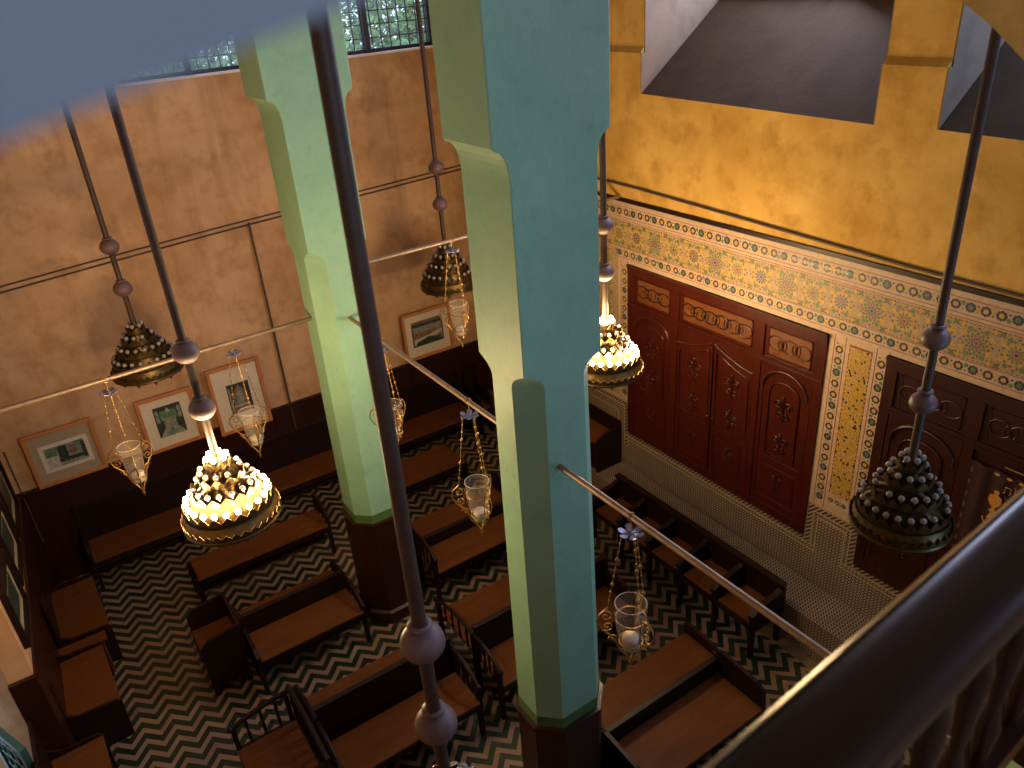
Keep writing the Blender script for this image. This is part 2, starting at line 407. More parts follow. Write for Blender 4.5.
# ------------------------------------------------------------------ chandeliers
TOP = 3.50
def bulb_mesh():
    w = MB(); w.ball((0, 0, .021), .021, 12, 0)
    w.lathe([(.012, -.012), (.012, .004)], (0, 0, 0), 8, 1)
    return w
bm_ = bulb_mesh()
def proto_mesh(mb, name, mats):
    o = mb.build(name, mats); me = o.data; bpy.data.objects.remove(o); return me
ME_BULB = proto_mesh(bm_, 'bulb', [M['bulb'], M['brass']])
ME_BULB_ON = proto_mesh(bm_, 'bulb', [M['bulb_on'], M['brass']])
TIERS = [(.075, 3.344, 6, .055), (.150, 3.247, 11, .05), (.228, 3.14, 16, .05), (.305, 3.03, 22, .05)]
def crown(mb, r, z, h, teeth):
    n = teeth*4
    def rf(k, j, rr, zz):
        if k == 2 or k == 3:
            t = (0, .55, 1, .55)[j % 4]; return rr, zz-h*.62*(1-t)
        return rr, zz
    mb.lathe([(r-.004, z-.012), (r+.006, z), (r+.010, z+h), (r+.004, z+h), (r, z)], (0, 0, 0), n, 0, False, rf)
def chandelier(x, y, label, lit, k_=.93, drop=0, br=.088):
    root = thing('chandelier', label, 'chandelier', (x, y, 2.85), 0, 'tiered chandeliers on long rods')
    O = -2.85
    MB().tube([(0, 0, 7.6+O), (0, 0, 3.36+O)], .026, 14).build('rod', M['rod'], root)
    for zz in (4.19-drop, 3.77-drop):
        w = MB(); w.ball((0, 0, zz+O), br, 26, 0, .88); w.lathe([(.03, .072), (.045, .078), (.045, .086), (.028, .09)], (0, 0, zz+O), 16)
        w.build('ball', M['ball'], root)
    # cone body
    w = MB(); K = lambda P: [(q[0]*k_, q[1]) for q in P]; w.lathe(K([(.028, 3.42+O), (.045, 3.37+O), (.085, 3.33+O), (.06, 3.31+O), (.155, 3.24+O), (.13, 3.215+O), (.235, 3.135+O), (.21, 3.11+O), (.312, 3.025+O), (.30, 3.0+O), (.335, 2.975+O), (.352, 2.90+O), (.345, 2.885+O), (.05, 2.87+O), (.001, 2.87+O)]), (0, 0, 0), 44, 0)
    w.build('cone_body', M['brass'], root)
    for (r, z, n, h) in TIERS:
        w = MB(); crown(w, (r+.014)*k_, z-.03+O, .072, n); w.build('scalloped_tier', M['brass'], root)
    w = MB(); crown(w, .362*k_, 2.905+O, .05, 34)
    n = 88
    w.lathe(K([(.338, 2.99+O), (.358, 2.90+O), (.370, 2.888+O), (.370, 2.878+O), (.34, 2.885+O)]), (0, 0, 0), 60)
    w.build('pierced_rim', M['brass'], root)
    w = MB()
    for k in range(12):
        a = 2*PI*k/12; px, py = .33*k_*math.cos(a), .33*k_*math.sin(a)
        w.lathe([(.014, 0), (.006, -.01), (.017, -.028), (.006, -.045), (.001, -.055)], (px, py, 2.885+O), 8)
    w.build('underside_finials', M['brass'], root)
    for ti, (r, z, n, h) in enumerate(TIERS):
        on = lit and ti in (0, 3)
        for k in range(n):
            a = 2*PI*(k+.5*(ti % 2))/n
            if not on and (k*7+ti*3) % 11 == 0 and ti: continue      # empty sockets
            b = bpy.data.objects.new('bulb', ME_BULB_ON if on else ME_BULB); COL.objects.link(b); b.parent = root
            b.location = ((r-.004)*k_*math.cos(a), (r-.004)*k_*math.sin(a), z+O+.028)
            if on: b['label'] = 'glowing bulb'
    if lit:
        for k in range(11):
            a = 2*PI*(k+.25)/11
            L = bpy.data.lights.new('bulb_light', 'POINT'); L.energy = PB; L.color = WARM; L.shadow_soft_size = .02
            lo = bpy.data.objects.new('bulb_light', L); COL.objects.link(lo); lo.location = (x+.318*k_*math.cos(a), y+.318*k_*math.sin(a), 3.115)
        for k in range(2):
            L = bpy.data.lights.new('bulb_light', 'POINT'); L.energy = PB*1.3; L.color = WARM; L.shadow_soft_size = .02
            lo = bpy.data.objects.new('bulb_light', L); COL.objects.link(lo); lo.location = (x+(.11 if k else -.11), y-.03, 3.45)
    return root
PB = 18.5
WARM = (1.0, .66, .32)
chandelier(.745, 8.13, 'unlit tiered chandelier in front of the far wall at left', False)
chandelier(.705, 5.05, 'glowing tiered chandelier at left in front of the pictures', True)
chandelier(.755, 1.93, 'near chandelier on thick rod with two big grey balls', False, .93, .045, .081)
chandelier(4.25, 8.05, 'small unlit chandelier seen between the two columns', False, .93, -.12)
chandelier(4.19, 5.03, 'glowing chandelier half behind the near column beside the ark', True, .93, -.07)
chandelier(4.19, 2.10, 'dark unlit chandelier at right in front of the yellow tile strip', False, .83, 0, .078)

# ------------------------------------------------------------------ hanging oil lamps
def spiral(c, u, v, r0, r1, turns, n=18, a0=0):
    out = []
    for i in range(n+1):
        t = i/n; a = a0+turns*2*PI*t; r = r0+(r1-r0)*t
        out.append(Vector(c)+Vector(u)*(r*math.cos(a))+Vector(v)*(r*math.sin(a)))
    return out
def make_lamp(drop):
    """origin at the tie bar; glass hangs 'drop' below"""
    root = bpy.data.objects.new('hanging_oil_lamp', None); COL.objects.link(root)
    w = MB(); w.tube([(.024*math.cos(a), 0, .024*math.sin(a)) for a in [2*PI*i/12 for i in range(12)]], .004, 5, closed=True); w.tube([(0, 0, -.024), (0, 0, -.10)], .003, 5)
    w.build('hook', M['gold'], root)
    w = MB()
    for k in range(6):
        a = 2*PI*k/6
        w.prism([Vector((0, 0, -.115))+Vector((math.cos(a+d)*r, math.sin(a+d)*r, zz)) for r, d, zz in ((.012, .0, 0), (.04, -.42, -.004), (.066, -.30, .006), (.076, 0, .010), (.066, .30, .006), (.04, .42, -.004))], (0, 0, .005))
    w.ball((0, 0, -.115), .016, 10)
    w.build('flower_plate', M['star'], root)
    zt = -drop
    for k in range(3):
        a = 2*PI*k/3+.5; ux, uy = math.cos(a), math.sin(a)
        p0 = Vector((.05*ux, .05*uy, -.12)); p1 = Vector((.135*ux, .135*uy, zt-.02))
        w = MB(); w.tube([p0, p1], .0028, 5)
        N = 9
        for i in range(1, N):
            p = p0.lerp(p1, i/N); r = .011 if i % 3 == 0 else .0065
            w.ball(p, r, 8, 0, 1.5)
        w.build('beaded_chain', M['gold'], root)
        # filigree bracket in the vertical plane of the chain
        u = Vector((ux, uy, 0)); v = Vector((0, 0, 1)); w = MB()
        w.tube([u*.135+v*(zt-.02), u*.185+v*(zt-.065), u*.20+v*(zt-.12), u*.17+v*(zt-.19), u*.115+v*(zt-.24), u*.085+v*(zt-.30), u*.07+v*(zt-.35), u*.03+v*(zt-.40), u*.008+v*(zt-.44)], .006, 6)
        w.tube(spiral(u*.145+v*(zt-.085), u, v, .045, .006, 1.4), .005, 5)
        w.tube(spiral(u*.14+v*(zt-.165), u, v, .04, .006, -1.4), .005, 5)
        w.tube(spiral(u*.105+v*(zt-.262), u, v, .03, .005, 1.3), .0045, 5)
        w.tube([u*.10+v*(zt-.06), u*.088+v*(zt-.12), u*.08+v*(zt-.2), u*.07+v*(zt-.27)], .005, 5)
        w.build('scroll_bracket', M['gold'], root)
    w = MB()
    for rr, zz in ((.089, zt-.11), (.07, zt-.29)): MB().tube([(rr*math.cos(2*PI*i/24), rr*math.sin(2*PI*i/24), zz) for i in range(24)], .005, 6, closed=True).build('holder_ring', M['gold'], root)
    w.lathe([(.001, -.43), (.012, -.44), (.006, -.455), (.014, -.47), (.004, -.49), (.001, -.505)], (0, 0, zt), 10)
    w.build('finial', M['gold'], root)
    w = MB(); w.lathe([(.094, 0), (.090, -.10), (.080, -.20), (.066, -.32), (.060, -.35), (.001, -.352), (.001, -.346), (.056, -.342), (.062, -.32), (.076, -.20), (.086, -.10), (.090, 0), (.094, 0)], (0, 0, zt), 28)
    w.tube([(.092*math.cos(2*PI*i/28), .092*math.sin(2*PI*i/28), zt) for i in range(28)], .0022, 5, 1, closed=True); w.build('glass_cup', [M['glass'], M['mat_board']], root)
    w = MB(); w.lathe([(.001, -.343), (.050, -.341), (.052, -.27), (.046, -.262), (.001, -.26)], (0, 0, zt), 18); w.build('candle', M['wax'], root)
    return root
lamps = [((.27, 6.515, ZT), 'gilt oil lamp hanging beside the leftmost picture', .62),
         ((1.29, 6.55, ZT), 'gilt oil lamp hanging before the picture above the lit chandelier', .68),
         ((2.30, 5.70, ZT), 'gilt oil lamp half hidden by the long near rod', .62),
         ((2.30, 4.27, ZT), 'gilt oil lamp on the bar just left of the near column', .68),
         ((2.30, 2.57, ZT), 'gilt oil lamp on the bar right of the near column', .62),
         ((2.30, 1.30, ZT), 'gilt oil lamp whose flower plate meets the handrail', .62),
         ((3.55, 6.58, 3.94), 'gilt oil lamp hanging beside the small picture between the columns', .66)]
protos = {}
for (loc, lab, d) in lamps:
    if d not in protos: protos[d] = o = make_lamp(d)
    else: o = copy_tree(protos[d])
    o.location = loc; tag(o, lab, 'oil lamp', 'hanging gilt oil lamps')

# ------------------------------------------------------------------ cables
def cable(pts, r, label, parent=None):
    o = MB().tube(pts, r, 6).build('cable', M['cable']); tag(o, label, 'cable'); return o
yc = YA-.012
cable([(-.8, yc, 3.60), (.6, yc, 3.68), (2.0, yc, 3.755), (3.86, yc, 3.83), (5.6, yc, 3.90)], .010, 'lower of two dark cables running across the ochre wall')
cable([(-.8, yc, 3.66), (.6, yc, 3.74), (2.0, yc, 3.81), (3.86, yc, 3.885), (5.6, yc, 3.955)], .009, 'upper of two dark cables running across the ochre wall')
cable([(2.40, yc-.02, 3.80), (2.40, yc-.02, .58)], .013, 'vertical dark conduit right of the third picture')
cable([(-.80, yc-.03, 1.9), (-.80, yc-.03, .62)], .008, 'thin vertical cable in the corner at far left')
cable([(XB-.018, YA-.04, 4.11), (XB-.018, 6.3, 4.08), (XB-.018, 3.2, 3.975), (XB-.018, .5, 3.95)], .012, 'dark cable along the golden wall just above the tilework')

# ------------------------------------------------------------------ tilework on wall B
X = XB-.012
G = ['grout', 'blue', 'yellow', 'green', 'red', 'black']
GI = {k: i for i, k in enumerate(G)}
def reg(mb, y, z, r, n, m, x, rot=0, sy=1, sz=1):
    mb.poly([(x, y+r*sy*math.cos(rot+2*PI*i/n), z+r*sz*math.sin(rot+2*PI*i/n)) for i in range(n)], GI[m])
def polar(mb, y, z, r0, r1, a, da, m, x, pointed=True):
    rm = (r0+r1)/2
    pts = [(r0, a), (rm, a-da), (r1, a), (rm, a+da)]
    mb.poly([(x, y+r*math.cos(t), z+r*math.sin(t)) for r, t in pts], GI[m])
def rosette(mb, y, z, s, kind):
    x = X-.0015; k = s/.16
    core = ('blue', 'red')[kind % 2]
    reg(mb, y, z, .016*k, 12, core, x)
    for i in range(12):
        a = 2*PI*i/12
        polar(mb, y, z, .019*k, .052*k, a, .21, ('red', 'blue', 'blue')[kind % 3], x)
        polar(mb, y, z, .042*k, .078*k, a+PI/12, .17, ('green', 'red', 'black')[kind % 3], x)
        polar(mb, y, z, .062*k, .104*k, a, .19, ('yellow', 'green', 'yellow')[kind % 3], x)
        polar(mb, y, z, .094*k, .122*k, a+PI/12, .13, 'red', x)
        if i % 3: reg(mb, y+.127*k*math.cos(a), z+.127*k*math.sin(a), .024*k, 6, 'yellow' if i % 2 else 'green', x, a)
        else: reg(mb, y+.13*k*math.cos(a), z+.13*k*math.sin(a), .011*k, 4, 'blue', x, a)
    for sy in (-1, 1):
        for sz in (-1, 1):
            cy, cz = y+sy*.127*k, z+sz*.137*k
            reg(mb, cy, cz, .022*k, 8, 'yellow' if kind % 2 else 'green', x)
            for j in range(4): reg(mb, cy+.026*k*math.cos(j*PI/2+PI/4), cz+.026*k*math.sin(j*PI/2+PI/4), .011*k, 4, 'red', x)
    for j in range(7):
        for sz in (-1, 1): reg(mb, y+(j-3)*.039*k, z+sz*.156*k, .0085*k, 4, 'red', x)
def flower(mb, y, z, s, i, vert=False):
    x = X-.0015
    for j in range(8):
        a = 2*PI*j/8; reg(mb, y+.56*s*math.cos(a), z+.56*s*math.sin(a), .29*s, 6, 'blue' if j % 4 else 'black', x, a)
    reg(mb, y, z, .42*s, 8, 'yellow' if (i % 3) else 'green', x-.0008)
    dy, dz = (0, 1) if vert else (1, 0)
    sg = 1 if i % 2 else -1
    cy, cz = y+dy*1.15*s, z+dz*1.15*s
    oy, oz = (sg*.45*s, 0) if vert else (0, sg*.45*s)
    reg(mb, cy+oy, cz+oz, .40*s, 5, 'yellow' if i % 3 else 'green', x, .3*i); reg(mb, cy-oy, cz-oz, .22*s, 4, 'green' if i % 2 else 'blue', x)
tile = thing('tilework_panel', 'multicoloured star patterned tilework surrounding the mahogany ark doors', 'tilework', (-.003, 0, 0))
Y0, Y1 = .2, 7.75
w = MB()   # pale backing plate, pieces around the openings
w.box(X, XB, Y0, Y1, 3.20, 3.89); w.box(X, XB, 6.42, Y1, 1.40, 3.20); w.box(X, XB, 3.21, 3.78, 1.40, 3.20)
w.build('pale_edging', M['grout'], tile)
w = MB()
for z in (3.72, 3.84, 3.688, 3.252, 3.364): w.box(X-.003, X, Y0, Y1, z, z+.004, 0)
w.build('dark_line_inlay', M['red'], tile)
w = MB(); y = Y0+.1; i = 0
while y < 7.6: flower(w, y, 3.785, .050, i); y += .112; i += 1
w.build('upper_flower_border', [M[k] for k in G], tile)
w = MB(); y = Y0+.1; i = 1
while y < 6.6: flower(w, y, 3.308, .048, i); y += .112; i += 1
w.build('lower_flower_border', [M[k] for k in G], tile)
w = MB(); w.box(X-.001, X, Y0, 7.6, 3.372, 3.676, 6); w.box(X-.001, X, 6.60, 7.6, 1.44, 3.35, 6); y = .55; i = 0
while y < 7.6:
    rosette(w, y, 3.525, .148, i); y += .287; i += 1
for zz in (3.2, 2.9, 2.6, 2.3, 2.0, 1.7):
    for yy in (6.84, 7.13, 7.42): rosette(w, yy, zz, .145, i); i += 1
w.build('star_frieze', [M[k] for k in G]+[M['mosaic_ground']], tile)
for nm, yy in (('left_flower_strip', 6.492), ('middle_flower_strip', 3.665), ('right_flower_strip', 3.262)):
    w = MB(); z = 1.52; i = 0
    while z < 3.2: flower(w, yy, z, .048, i, True); z += .112; i += 1
    for dy in (-.055, .055): w.box(X-.002, X, yy+dy-.003, yy+dy+.003, 1.42, 3.22, 4)
    w.build('flower_strip', [M[k] for k in G], tile)
w = MB(); nx, nz = 11, 72
w.box(X-.0015, X, 3.352, 3.572, 1.62, 3.17, 4)
for a in range(nx):
    for b in range(nz):
        yy = 3.364+(a+.5*(b % 2))*.0185+random.uniform(-.003, .003); zz = 1.635+b*.0212
        r = random.random(); m = 'yellow' if r < .84 else ('grout' if r < .94 else 'black')
        reg(w, yy, zz, .0112+.002*random.random(), 5, m, X-.003, random.random()*6)
w.build('yellow_tile_strip', [M[k] for k in G], tile)
w = MB()
for j in range(3): flower(w, 3.40+j*.07, 1.54, .03, j)
w.build('small_flower_row', [M[k] for k in G], tile)
w = MB(); w.box(X-.006, XB, Y0, YA, 3.892, 3.932)
tag(w.build('cornice_strip', M['dark_wood']), 'dark wooden strip along the top of the tilework', 'moulding')
# dado below
dado = thing('tile_dado', 'fine black and cream tiled dado beneath the ark doors', 'tilework', (-.003, 0, 0))
w = MB(); xd = XB-.010
w.box(xd, XB, -2.0, 7.8, .45, .98); w.box(xd, XB, 6.42, 7.8, .98, 1.40); w.box(xd, XB, 3.21, 3.78, .98, 1.40)
w.build('fine_tile_field', M['zellige'], dado)
def band(mb, y0, y1, z0, z1): mb.box(xd-.002, xd, y0, y1, z0, z1)
w = MB()
band(w, -2, 3.21, .91, .975); band(w, 3.78, 6.42, .91, .975)
band(w, 3.28, 3.71, 1.325, 1.39); band(w, 3.22, 3.28, .91, 1.39); band(w, 3.71, 3.77, .91, 1.39)
band(w, 6.43, 6.49, .75, 1.39); band(w, 6.49, 7.7, 1.325, 1.39)
w.build('comb_border', M['comb'], dado)
w = MB()
def ln(y0, y1, z0, z1): w.box(xd-.004, xd, y0, y1, z0, z1)
for zz in (.975, .90, .845): ln(-2, 3.21 if zz > .95 else 3.28+(.95-zz)*.8, zz, zz+.008); ln(3.78 if zz > .95 else 3.71-(.95-zz)*.8, 6.42 if zz > .95 else 6.49, zz, zz+.008)
for e in (0, .07, .125): ln(3.215+e, 3.222+e, .84+(.06 if e < .1 else 0), 1.39-e); ln(3.768-e, 3.775-e, .84+(.06 if e < .1 else 0), 1.39-e); ln(3.215+e, 3.775-e, 1.385-e, 1.392-e)
for e in (0, .07, .18): ln(6.43+e, 6.437+e, .75, 1.39-e); ln(6.43+e, 7.3-e*.3, 1.385-e, 1.392-e)
w.build('cream_line', M['grout'], dado)

# ------------------------------------------------------------------ ark doors
def yz_arc(cy, cz, ry, rz, a0, a1, n, x): return [(x, cy+ry*math.cos(a0+(a1-a0)*i/n), cz+rz*math.sin(a0+(a1-a0)*i/n)) for i in range(n+1)]
def ark(y0, y1, z0, z1, label, mats, curtain=False):
    wd, pd, lt = mats; H = z1-z0
    root = thing('ark_cabinet', label, 'cabinet', (XB, (y0+y1)/2, z0), 0, 'carved ark cupboards')
    oy = (y0+y1)/2; oz = z0
    def B(mb, a, b, c, d, x0, x1, m=0): mb.box(x0-XB, x1-XB, a-oy, b-oy, c-oz, d-oz, m)
    xo = XB-.004
    w = MB(); B(w, y0, y1, z0, z1, xo+.0, XB+.0)
    fw = .09
    B(w, y0, y0+fw, z0, z1, xo-.03, xo); B(w, y1-fw, y1, z0, z1, xo-.03, xo); B(w, y0, y1, z1-.10, z1, xo-.035, xo); B(w, y0, y1, z1-.03, z1, xo-.05, xo); B(w, y0, y1, z0, z0+.1, xo-.027, xo)
    zt = z0+1.68
    p1, p2 = y0+.735, y1-.77
    for p in (p1, p2): B(w, p-.04, p+.04, z0, z1, xo-.03, xo)
    B(w, y0, y1, zt+.02, zt+.085, xo-.028, xo); B(w, y0, y1, zt+.04, zt+.06, xo-.04, xo)
    w.build('door_frame', wd, root)
    cells = [(y0+fw, p1-.04), (p1+.04, p2-.04), (p2+.04, y1-fw)]
    for ci, (a, b) in enumerate(cells):
        w = MB(); B(w, a, b, zt+.085, z1-.10, xo-.010, xo)
        for (e, th) in ((0, .03), (.055, .018)):
            c0, c1, d0, d1 = a+e, b-e, zt+.085+e*.6, z1-.10-e*.6
            B(w, c0, c1, d0, d0+.014, xo-th, xo, 0); B(w, c0, c1, d1-.014, d1, xo-th, xo, 0); B(w, c0, c0+.014, d0, d1, xo-th, xo, 0); B(w, c1-.014, c1, d0, d1, xo-th, xo, 0)
        w.build('transom_panel', wd, root)
        w = MB(); B(w, a+.07, b-.07, zt+.13, z1-.145, xo-.014, xo-.01, 1)
        n = max(2, round((b-a-.14)/.15)); st = (b-a-.14)/n
        for k in range(n):   # interlaced fretwork rings
            cy = a+.07+st*(k+.5)
            w.tube([(p[0]-XB, p[1]-oy, p[2]-oz) for p in yz_arc(cy, (zt+z1-.015)/2, st*.55, .07, 0, 2*PI, 20, xo-.016)][:-1], .009, 5, 0, closed=True)
            w.tube([(p[0]-XB, p[1]-oy, p[2]-oz) for p in yz_arc(cy+st*.5, (zt+z1-.015)/2, st*.3, .055, 0, 2*PI, 16, xo-.014)][:-1] if k < n-1 else [(xo-.014-XB, cy-oy+.02, (zt+z1)/2-oz), (xo-.014-XB, cy-oy-.02, (zt+z1)/2-oz)], .007, 5, 0, closed=(k < n-1))
        w.build('fretwork', [pd, lt], root)['label'] = 'honey coloured panel with dark fretwork rings'
    leaves = [(y0+fw, p1-.04, 'arch'), (p1+.04, (p1+p2)/2-.005, 'R'), ((p1+p2)/2+.005, p2-.04, 'L'), (p2+.04, y1-fw, 'arch')]
    def scroll(w, cy, cz, s, x):
        for sg in (-1, 1):
            w.tube([(p[0]-XB, p[1]-oy, p[2]-oz) for p in spiral((x, cy+sg*.055*s, cz), (0, sg, 0), (0, 0, 1), .05*s, .01*s, 1.3)], .009*s, 5)
            w.tube([(p[0]-XB, p[1]-oy, p[2]-oz) for p in spiral((x, cy+sg*.04*s, cz-.10*s), (0, sg, 0), (0, 0, -1), .04*s, .008*s, 1.2)], .008*s, 5)
        w.tube([(x-XB, cy-oy, cz+.09*s-oz), (x-XB, cy-oy, cz-.17*s-oz)], [.004, .012*s], 5)
        w.ball((x-XB, cy-oy, cz+.09*s-oz), .018*s, 8)
    if curtain: leaves = [leaves[0], leaves[3]]
    for (a, b, kind) in leaves:
        w = MB(); zb, ztp = z0+.1, zt+.02
        B(w, a+.008, b-.008, zb, ztp, xo-.014, xo-.001)
        B(w, a+.008, a+.05, zb, ztp, xo-.024, xo); B(w, b-.05, b-.008, zb, ztp, xo-.024, xo); B(w, a+.008, b-.008, zb, zb+.09, xo-.022, xo); B(w, a+.008, b-.008, zb+.52, zb+.58, xo-.022, xo)
        cy = (a+b)/2; hw = (b-a)/2-.045
        if kind == 'arch':
            pts = [(xo-.026-XB, p[1]-oy, p[2]-oz) for p in yz_arc(cy, ztp-.23, hw, .21, 0, PI, 18, 0)]
            w.tube(pts, .018, 6)
            for sg in (-1, 1):
                w.add([(xo-.022-XB, cy+sg*hw-oy, ztp-.2-oz), (xo-.022-XB, cy+sg*hw-oy, ztp-.01-oz), (xo-.022-XB, cy+sg*hw*.35-oy, ztp-.01-oz)], [(0, 1, 2)], 0)
            pin = [(xo-.022-XB, p[1]-oy, p[2]-oz) for p in yz_arc(cy, ztp-.27, hw*.68, .13, 0, PI, 14, 0)]
            w.tube([(xo-.022-XB, cy+hw*.68-oy, zb+.62-oz)]+pin+[(xo-.022-XB, cy-hw*.68-oy, zb+.62-oz)], .010, 5, closed=True)
        else:
            sg = 1 if kind == 'R' else -1     # ogee head rises to the middle of the pair
            lo, hi = (a, b) if kind == 'R' else (b, a)
            pts = []
            for i in range(9):
                t = i/8; pts.append((xo-.026-XB, lo+(hi-lo)*t-oy, ztp-.17+.15*(t**1.6)-oz))
            w.tube(pts, .015, 6)
            pts2 = [(p[0]+.003, p[1]*.84+(((a+b)/2)-oy)*.16, p[2]-.08) for p in pts]
            w.tube([(pts2[0][0], pts2[0][1], zb+.62-oz)]+pts2+[(pts2[-1][0], pts2[-1][1], zb+.62-oz)], .009, 5, closed=True)
        B(w, a+.09, b-.09, zb+.13, zb+.48, xo-.021, xo-.014)
        leaf = w.build('door_leaf', wd, root)
        w = MB()
        scroll(w, cy, zb+1.22, 1.0, xo-.024); w.build('carving', wd, leaf)
        w = MB(); scroll(w, cy, zb+.82, .85, xo-.024); w.build('carving', wd, leaf)
        w = MB(); scroll(w, cy, zb+.36, .7, xo-.026); w.build('carving', wd, leaf)
        if kind in 'RL':
            w = MB(); yy = (b-.03 if kind == 'R' else a+.03)
            w.ball((xo-.035-XB, yy-oy, zb+.70-oz), .016, 10); w.build('knob', M['brass'], leaf)
    if curtain:
        a, b = p1+.04, p2-.04
        w = MB(); n = 40; vs = []
        for j in range(2):
            for k in range(n+1):
                y = a+(b-a)*k/n; vs.append((xo-.035-.012*math.sin(k*1.1)-XB, y-oy, (z0+.12 if j == 0 else zt-.075)-oz))
        w.add(vs, [(k, k+1, n+2+k, n+1+k) for k in range(n)], 0, True)
        w.add([(v[0]+.006, v[1], v[2]) for v in vs], [(k, k+1, n+2+k, n+1+k) for k in range(n)], 0, True)
        cur = w.build('curtain', M['velvet'], root)
        xg = xo-.055-XB
        w = MB()
        for k in range(8):  # gold motifs along the top hem
            y = b-.22-k*.09; reg2 = [(xg, y-oy+.022*math.cos(t), zt-.095-oz+.011*math.sin(t)) for t in [2*PI*i/8 for i in range(8)]]
            w.prism(reg2, (.004, 0, 0))
        w.build('hem_motifs', M['embroidery'], cur)
        w2 = MB()
        for k in range(12):
            z = zt-.14-k*.11; w2.prism([(xg, b-.035-oy+.008*math.cos(t), z-oz+.028*math.sin(t)) for t in [2*PI*i/8 for i in range(8)]], (.004, 0, 0))
        w2.build('side_braid', M['braid'], cur)
        # urn shaped lamp motif
        cy, cz = b-.25, zt-.33
        w = MB(); prof = [(.0, .10), (.022, .09), (.012, .06), (.045, .045), (.05, .0), (.03, -.04), (.012, -.055), (.012, -.075), (.03, -.09), (.012, -.11), (.022, -.14), (.035, -.17)]
        w.prism([(xg, cy-oy+r, cz-oz+z) for r, z in prof]+[(xg, cy-oy-r, cz-oz+z) for r, z in reversed(prof)], (.004, 0, 0))
        w.build('lamp_motif', M['embroidery'], cur); w = MB()
        # hebrew lettering in an arc over a crown
        def st(pts, r=.0045): w.tube([(xg, p[0]-oy, p[1]-oz) for p in pts], r, 5)
        cy, cz = b-.40, zt-.215
        L = [[((0, 0), (0, .055), (-.04, .055), (-.04, 0)), ((0, .0), (.010, .0))],          # tav
             [((0, 0), (0, .055), (.012, .055))],                                            # vav
             [((-.036, 0), (-.036, .055), (0, .055))],                                       # resh
             [((-.04, 0), (-.04, .055), (0, .055)), ((0, 0), (0, .035))]]                    # he
        offs = [(.10, -.01), (.03, .012), (-.01, .014), (-.07, -.0)]
        for strokes, (ox, oz2) in zip(L, offs):
            for s_ in strokes: st([(cy+ox+p[0], cz+oz2+p[1]) for p in s_])
        w.build('lettering', M['embroidery'], cur); w = MB()
        cz -= .07
        st([(cy-.07, cz-.05), (cy+.07, cz-.05)], .008); st([(cy-.07, cz-.05), (cy-.09, cz+.03), (cy-.045, cz-.01), (cy, cz+.04), (cy+.045, cz-.01), (cy+.09, cz+.03), (cy+.07, cz-.05)], .007)
        for k in range(3): w.ball((xg, cy-.04+.04*k-oy, cz-.02-oz), .012, 8)
        w.build('crown_motif', M['embroidery'], cur); w = MB()
        w.tube([(xg, p[1]-oy, p[2]-oz) for p in yz_arc(b-.33, zt-.50, .14, .09, PI, 2*PI, 12, 0)], .005, 5)
        w.build('gold_cord', M['embroidery'], cur)
        w = MB().tube([(xo-.05-XB, a-oy, zt-.012-oz), (xo-.05-XB, b-.26-oy, zt-.012-oz)], .006, 6); w.build('curtain_rail', M['gold'], root)
    return root
ark(3.78, 6.42, .98, 3.20, 'tall four-leaf mahogany ark doors with carved panels beside the lit chandelier', (M['mahogany'], M['maho_dark'], M['maho_light']))
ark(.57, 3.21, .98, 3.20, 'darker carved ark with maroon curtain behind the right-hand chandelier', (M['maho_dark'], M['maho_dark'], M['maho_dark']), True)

# ------------------------------------------------------------------ pictures
def picture(x0, x1, z0, z1, label, margins, blocks, mount='mat_board', fw=.045, inner=None):
    """on wall A; margins = mount widths (l, r, b, t); blocks = photo made of printed patches (u0,u1,v0,v1,mat)"""
    cx, cz = (x0+x1)/2, (z0+z1)/2
    root = thing('framed_picture', label, 'picture', (cx, YA-.057, cz), 0, 'framed pictures on the far wall')
    W, H = (x1-x0)/2, (z1-z0)/2
    w = MB()
    for (a, b, c, d) in ((-W, W, H-fw, H), (-W, W, -H, -H+fw), (-W, -W+fw, -H+fw, H-fw), (W-fw, W, -H+fw, H-fw)): w.box(a, b, -.035, 0, c, d)
    w.build('frame', M['frame'], root, .004)
    w = MB().box(-W+fw, W-fw, -.014, -.002, -H+fw, H-fw); w.build('mount', M[mount], root)
    l, r, b, t = margins; a0, a1, b0, b1 = -W+l, W-r, -H+b, H-t
    if inner:
        MB().box(a0-inner, a1+inner, -.016, -.014, b0-inner, b1+inner).build('inner_mount', M['mat_board'], root)
    ms = ['photo_dark', 'photo_mid', 'photo_light', 'photo_green', 'photo_brown']
    w = MB(); w.box(a0, a1, -.018, -.014, b0, b1, 0)
    for q, bl in enumerate(blocks):
        m = ms.index(bl[-1]); pts = [(a0+(a1-a0)*u, -.0185-.0002*q, b0+(b1-b0)*v) for u, v in bl[0]]
        w.poly(pts, m)
    w.build('print', [M[k] for k in ms], root)
    return root
R4 = lambda u0, u1, v0, v1: [(u0, v0), (u1, v0), (u1, v1), (u0, v1)]
picture(-.62, .12, 1.33, 2.01, 'wide photo in grey mount, lowest and leftmost of the framed pictures', (.17, .15, .20, .22),
    [(R4(0, 1, .35, 1), 'photo_mid'), (R4(0, .3, .0, .55), 'photo_light'), ([(.0, .6), (.28, .55), (.3, .9), (.05, .95)], 'photo_green'), (R4(.33, .55, .3, .95), 'photo_dark'), ([(.6, .4), (.8, .5), (.78, .85), (.62, .9)], 'photo_brown'), ([(.75, .7), (.95, .7), (.95, 1), (.75, 1)], 'photo_green'), (R4(.3, 1, 0, .18), 'photo_mid'), (R4(.9, 1, .1, .9), 'photo_dark')], 'mat_grey', inner=.045)
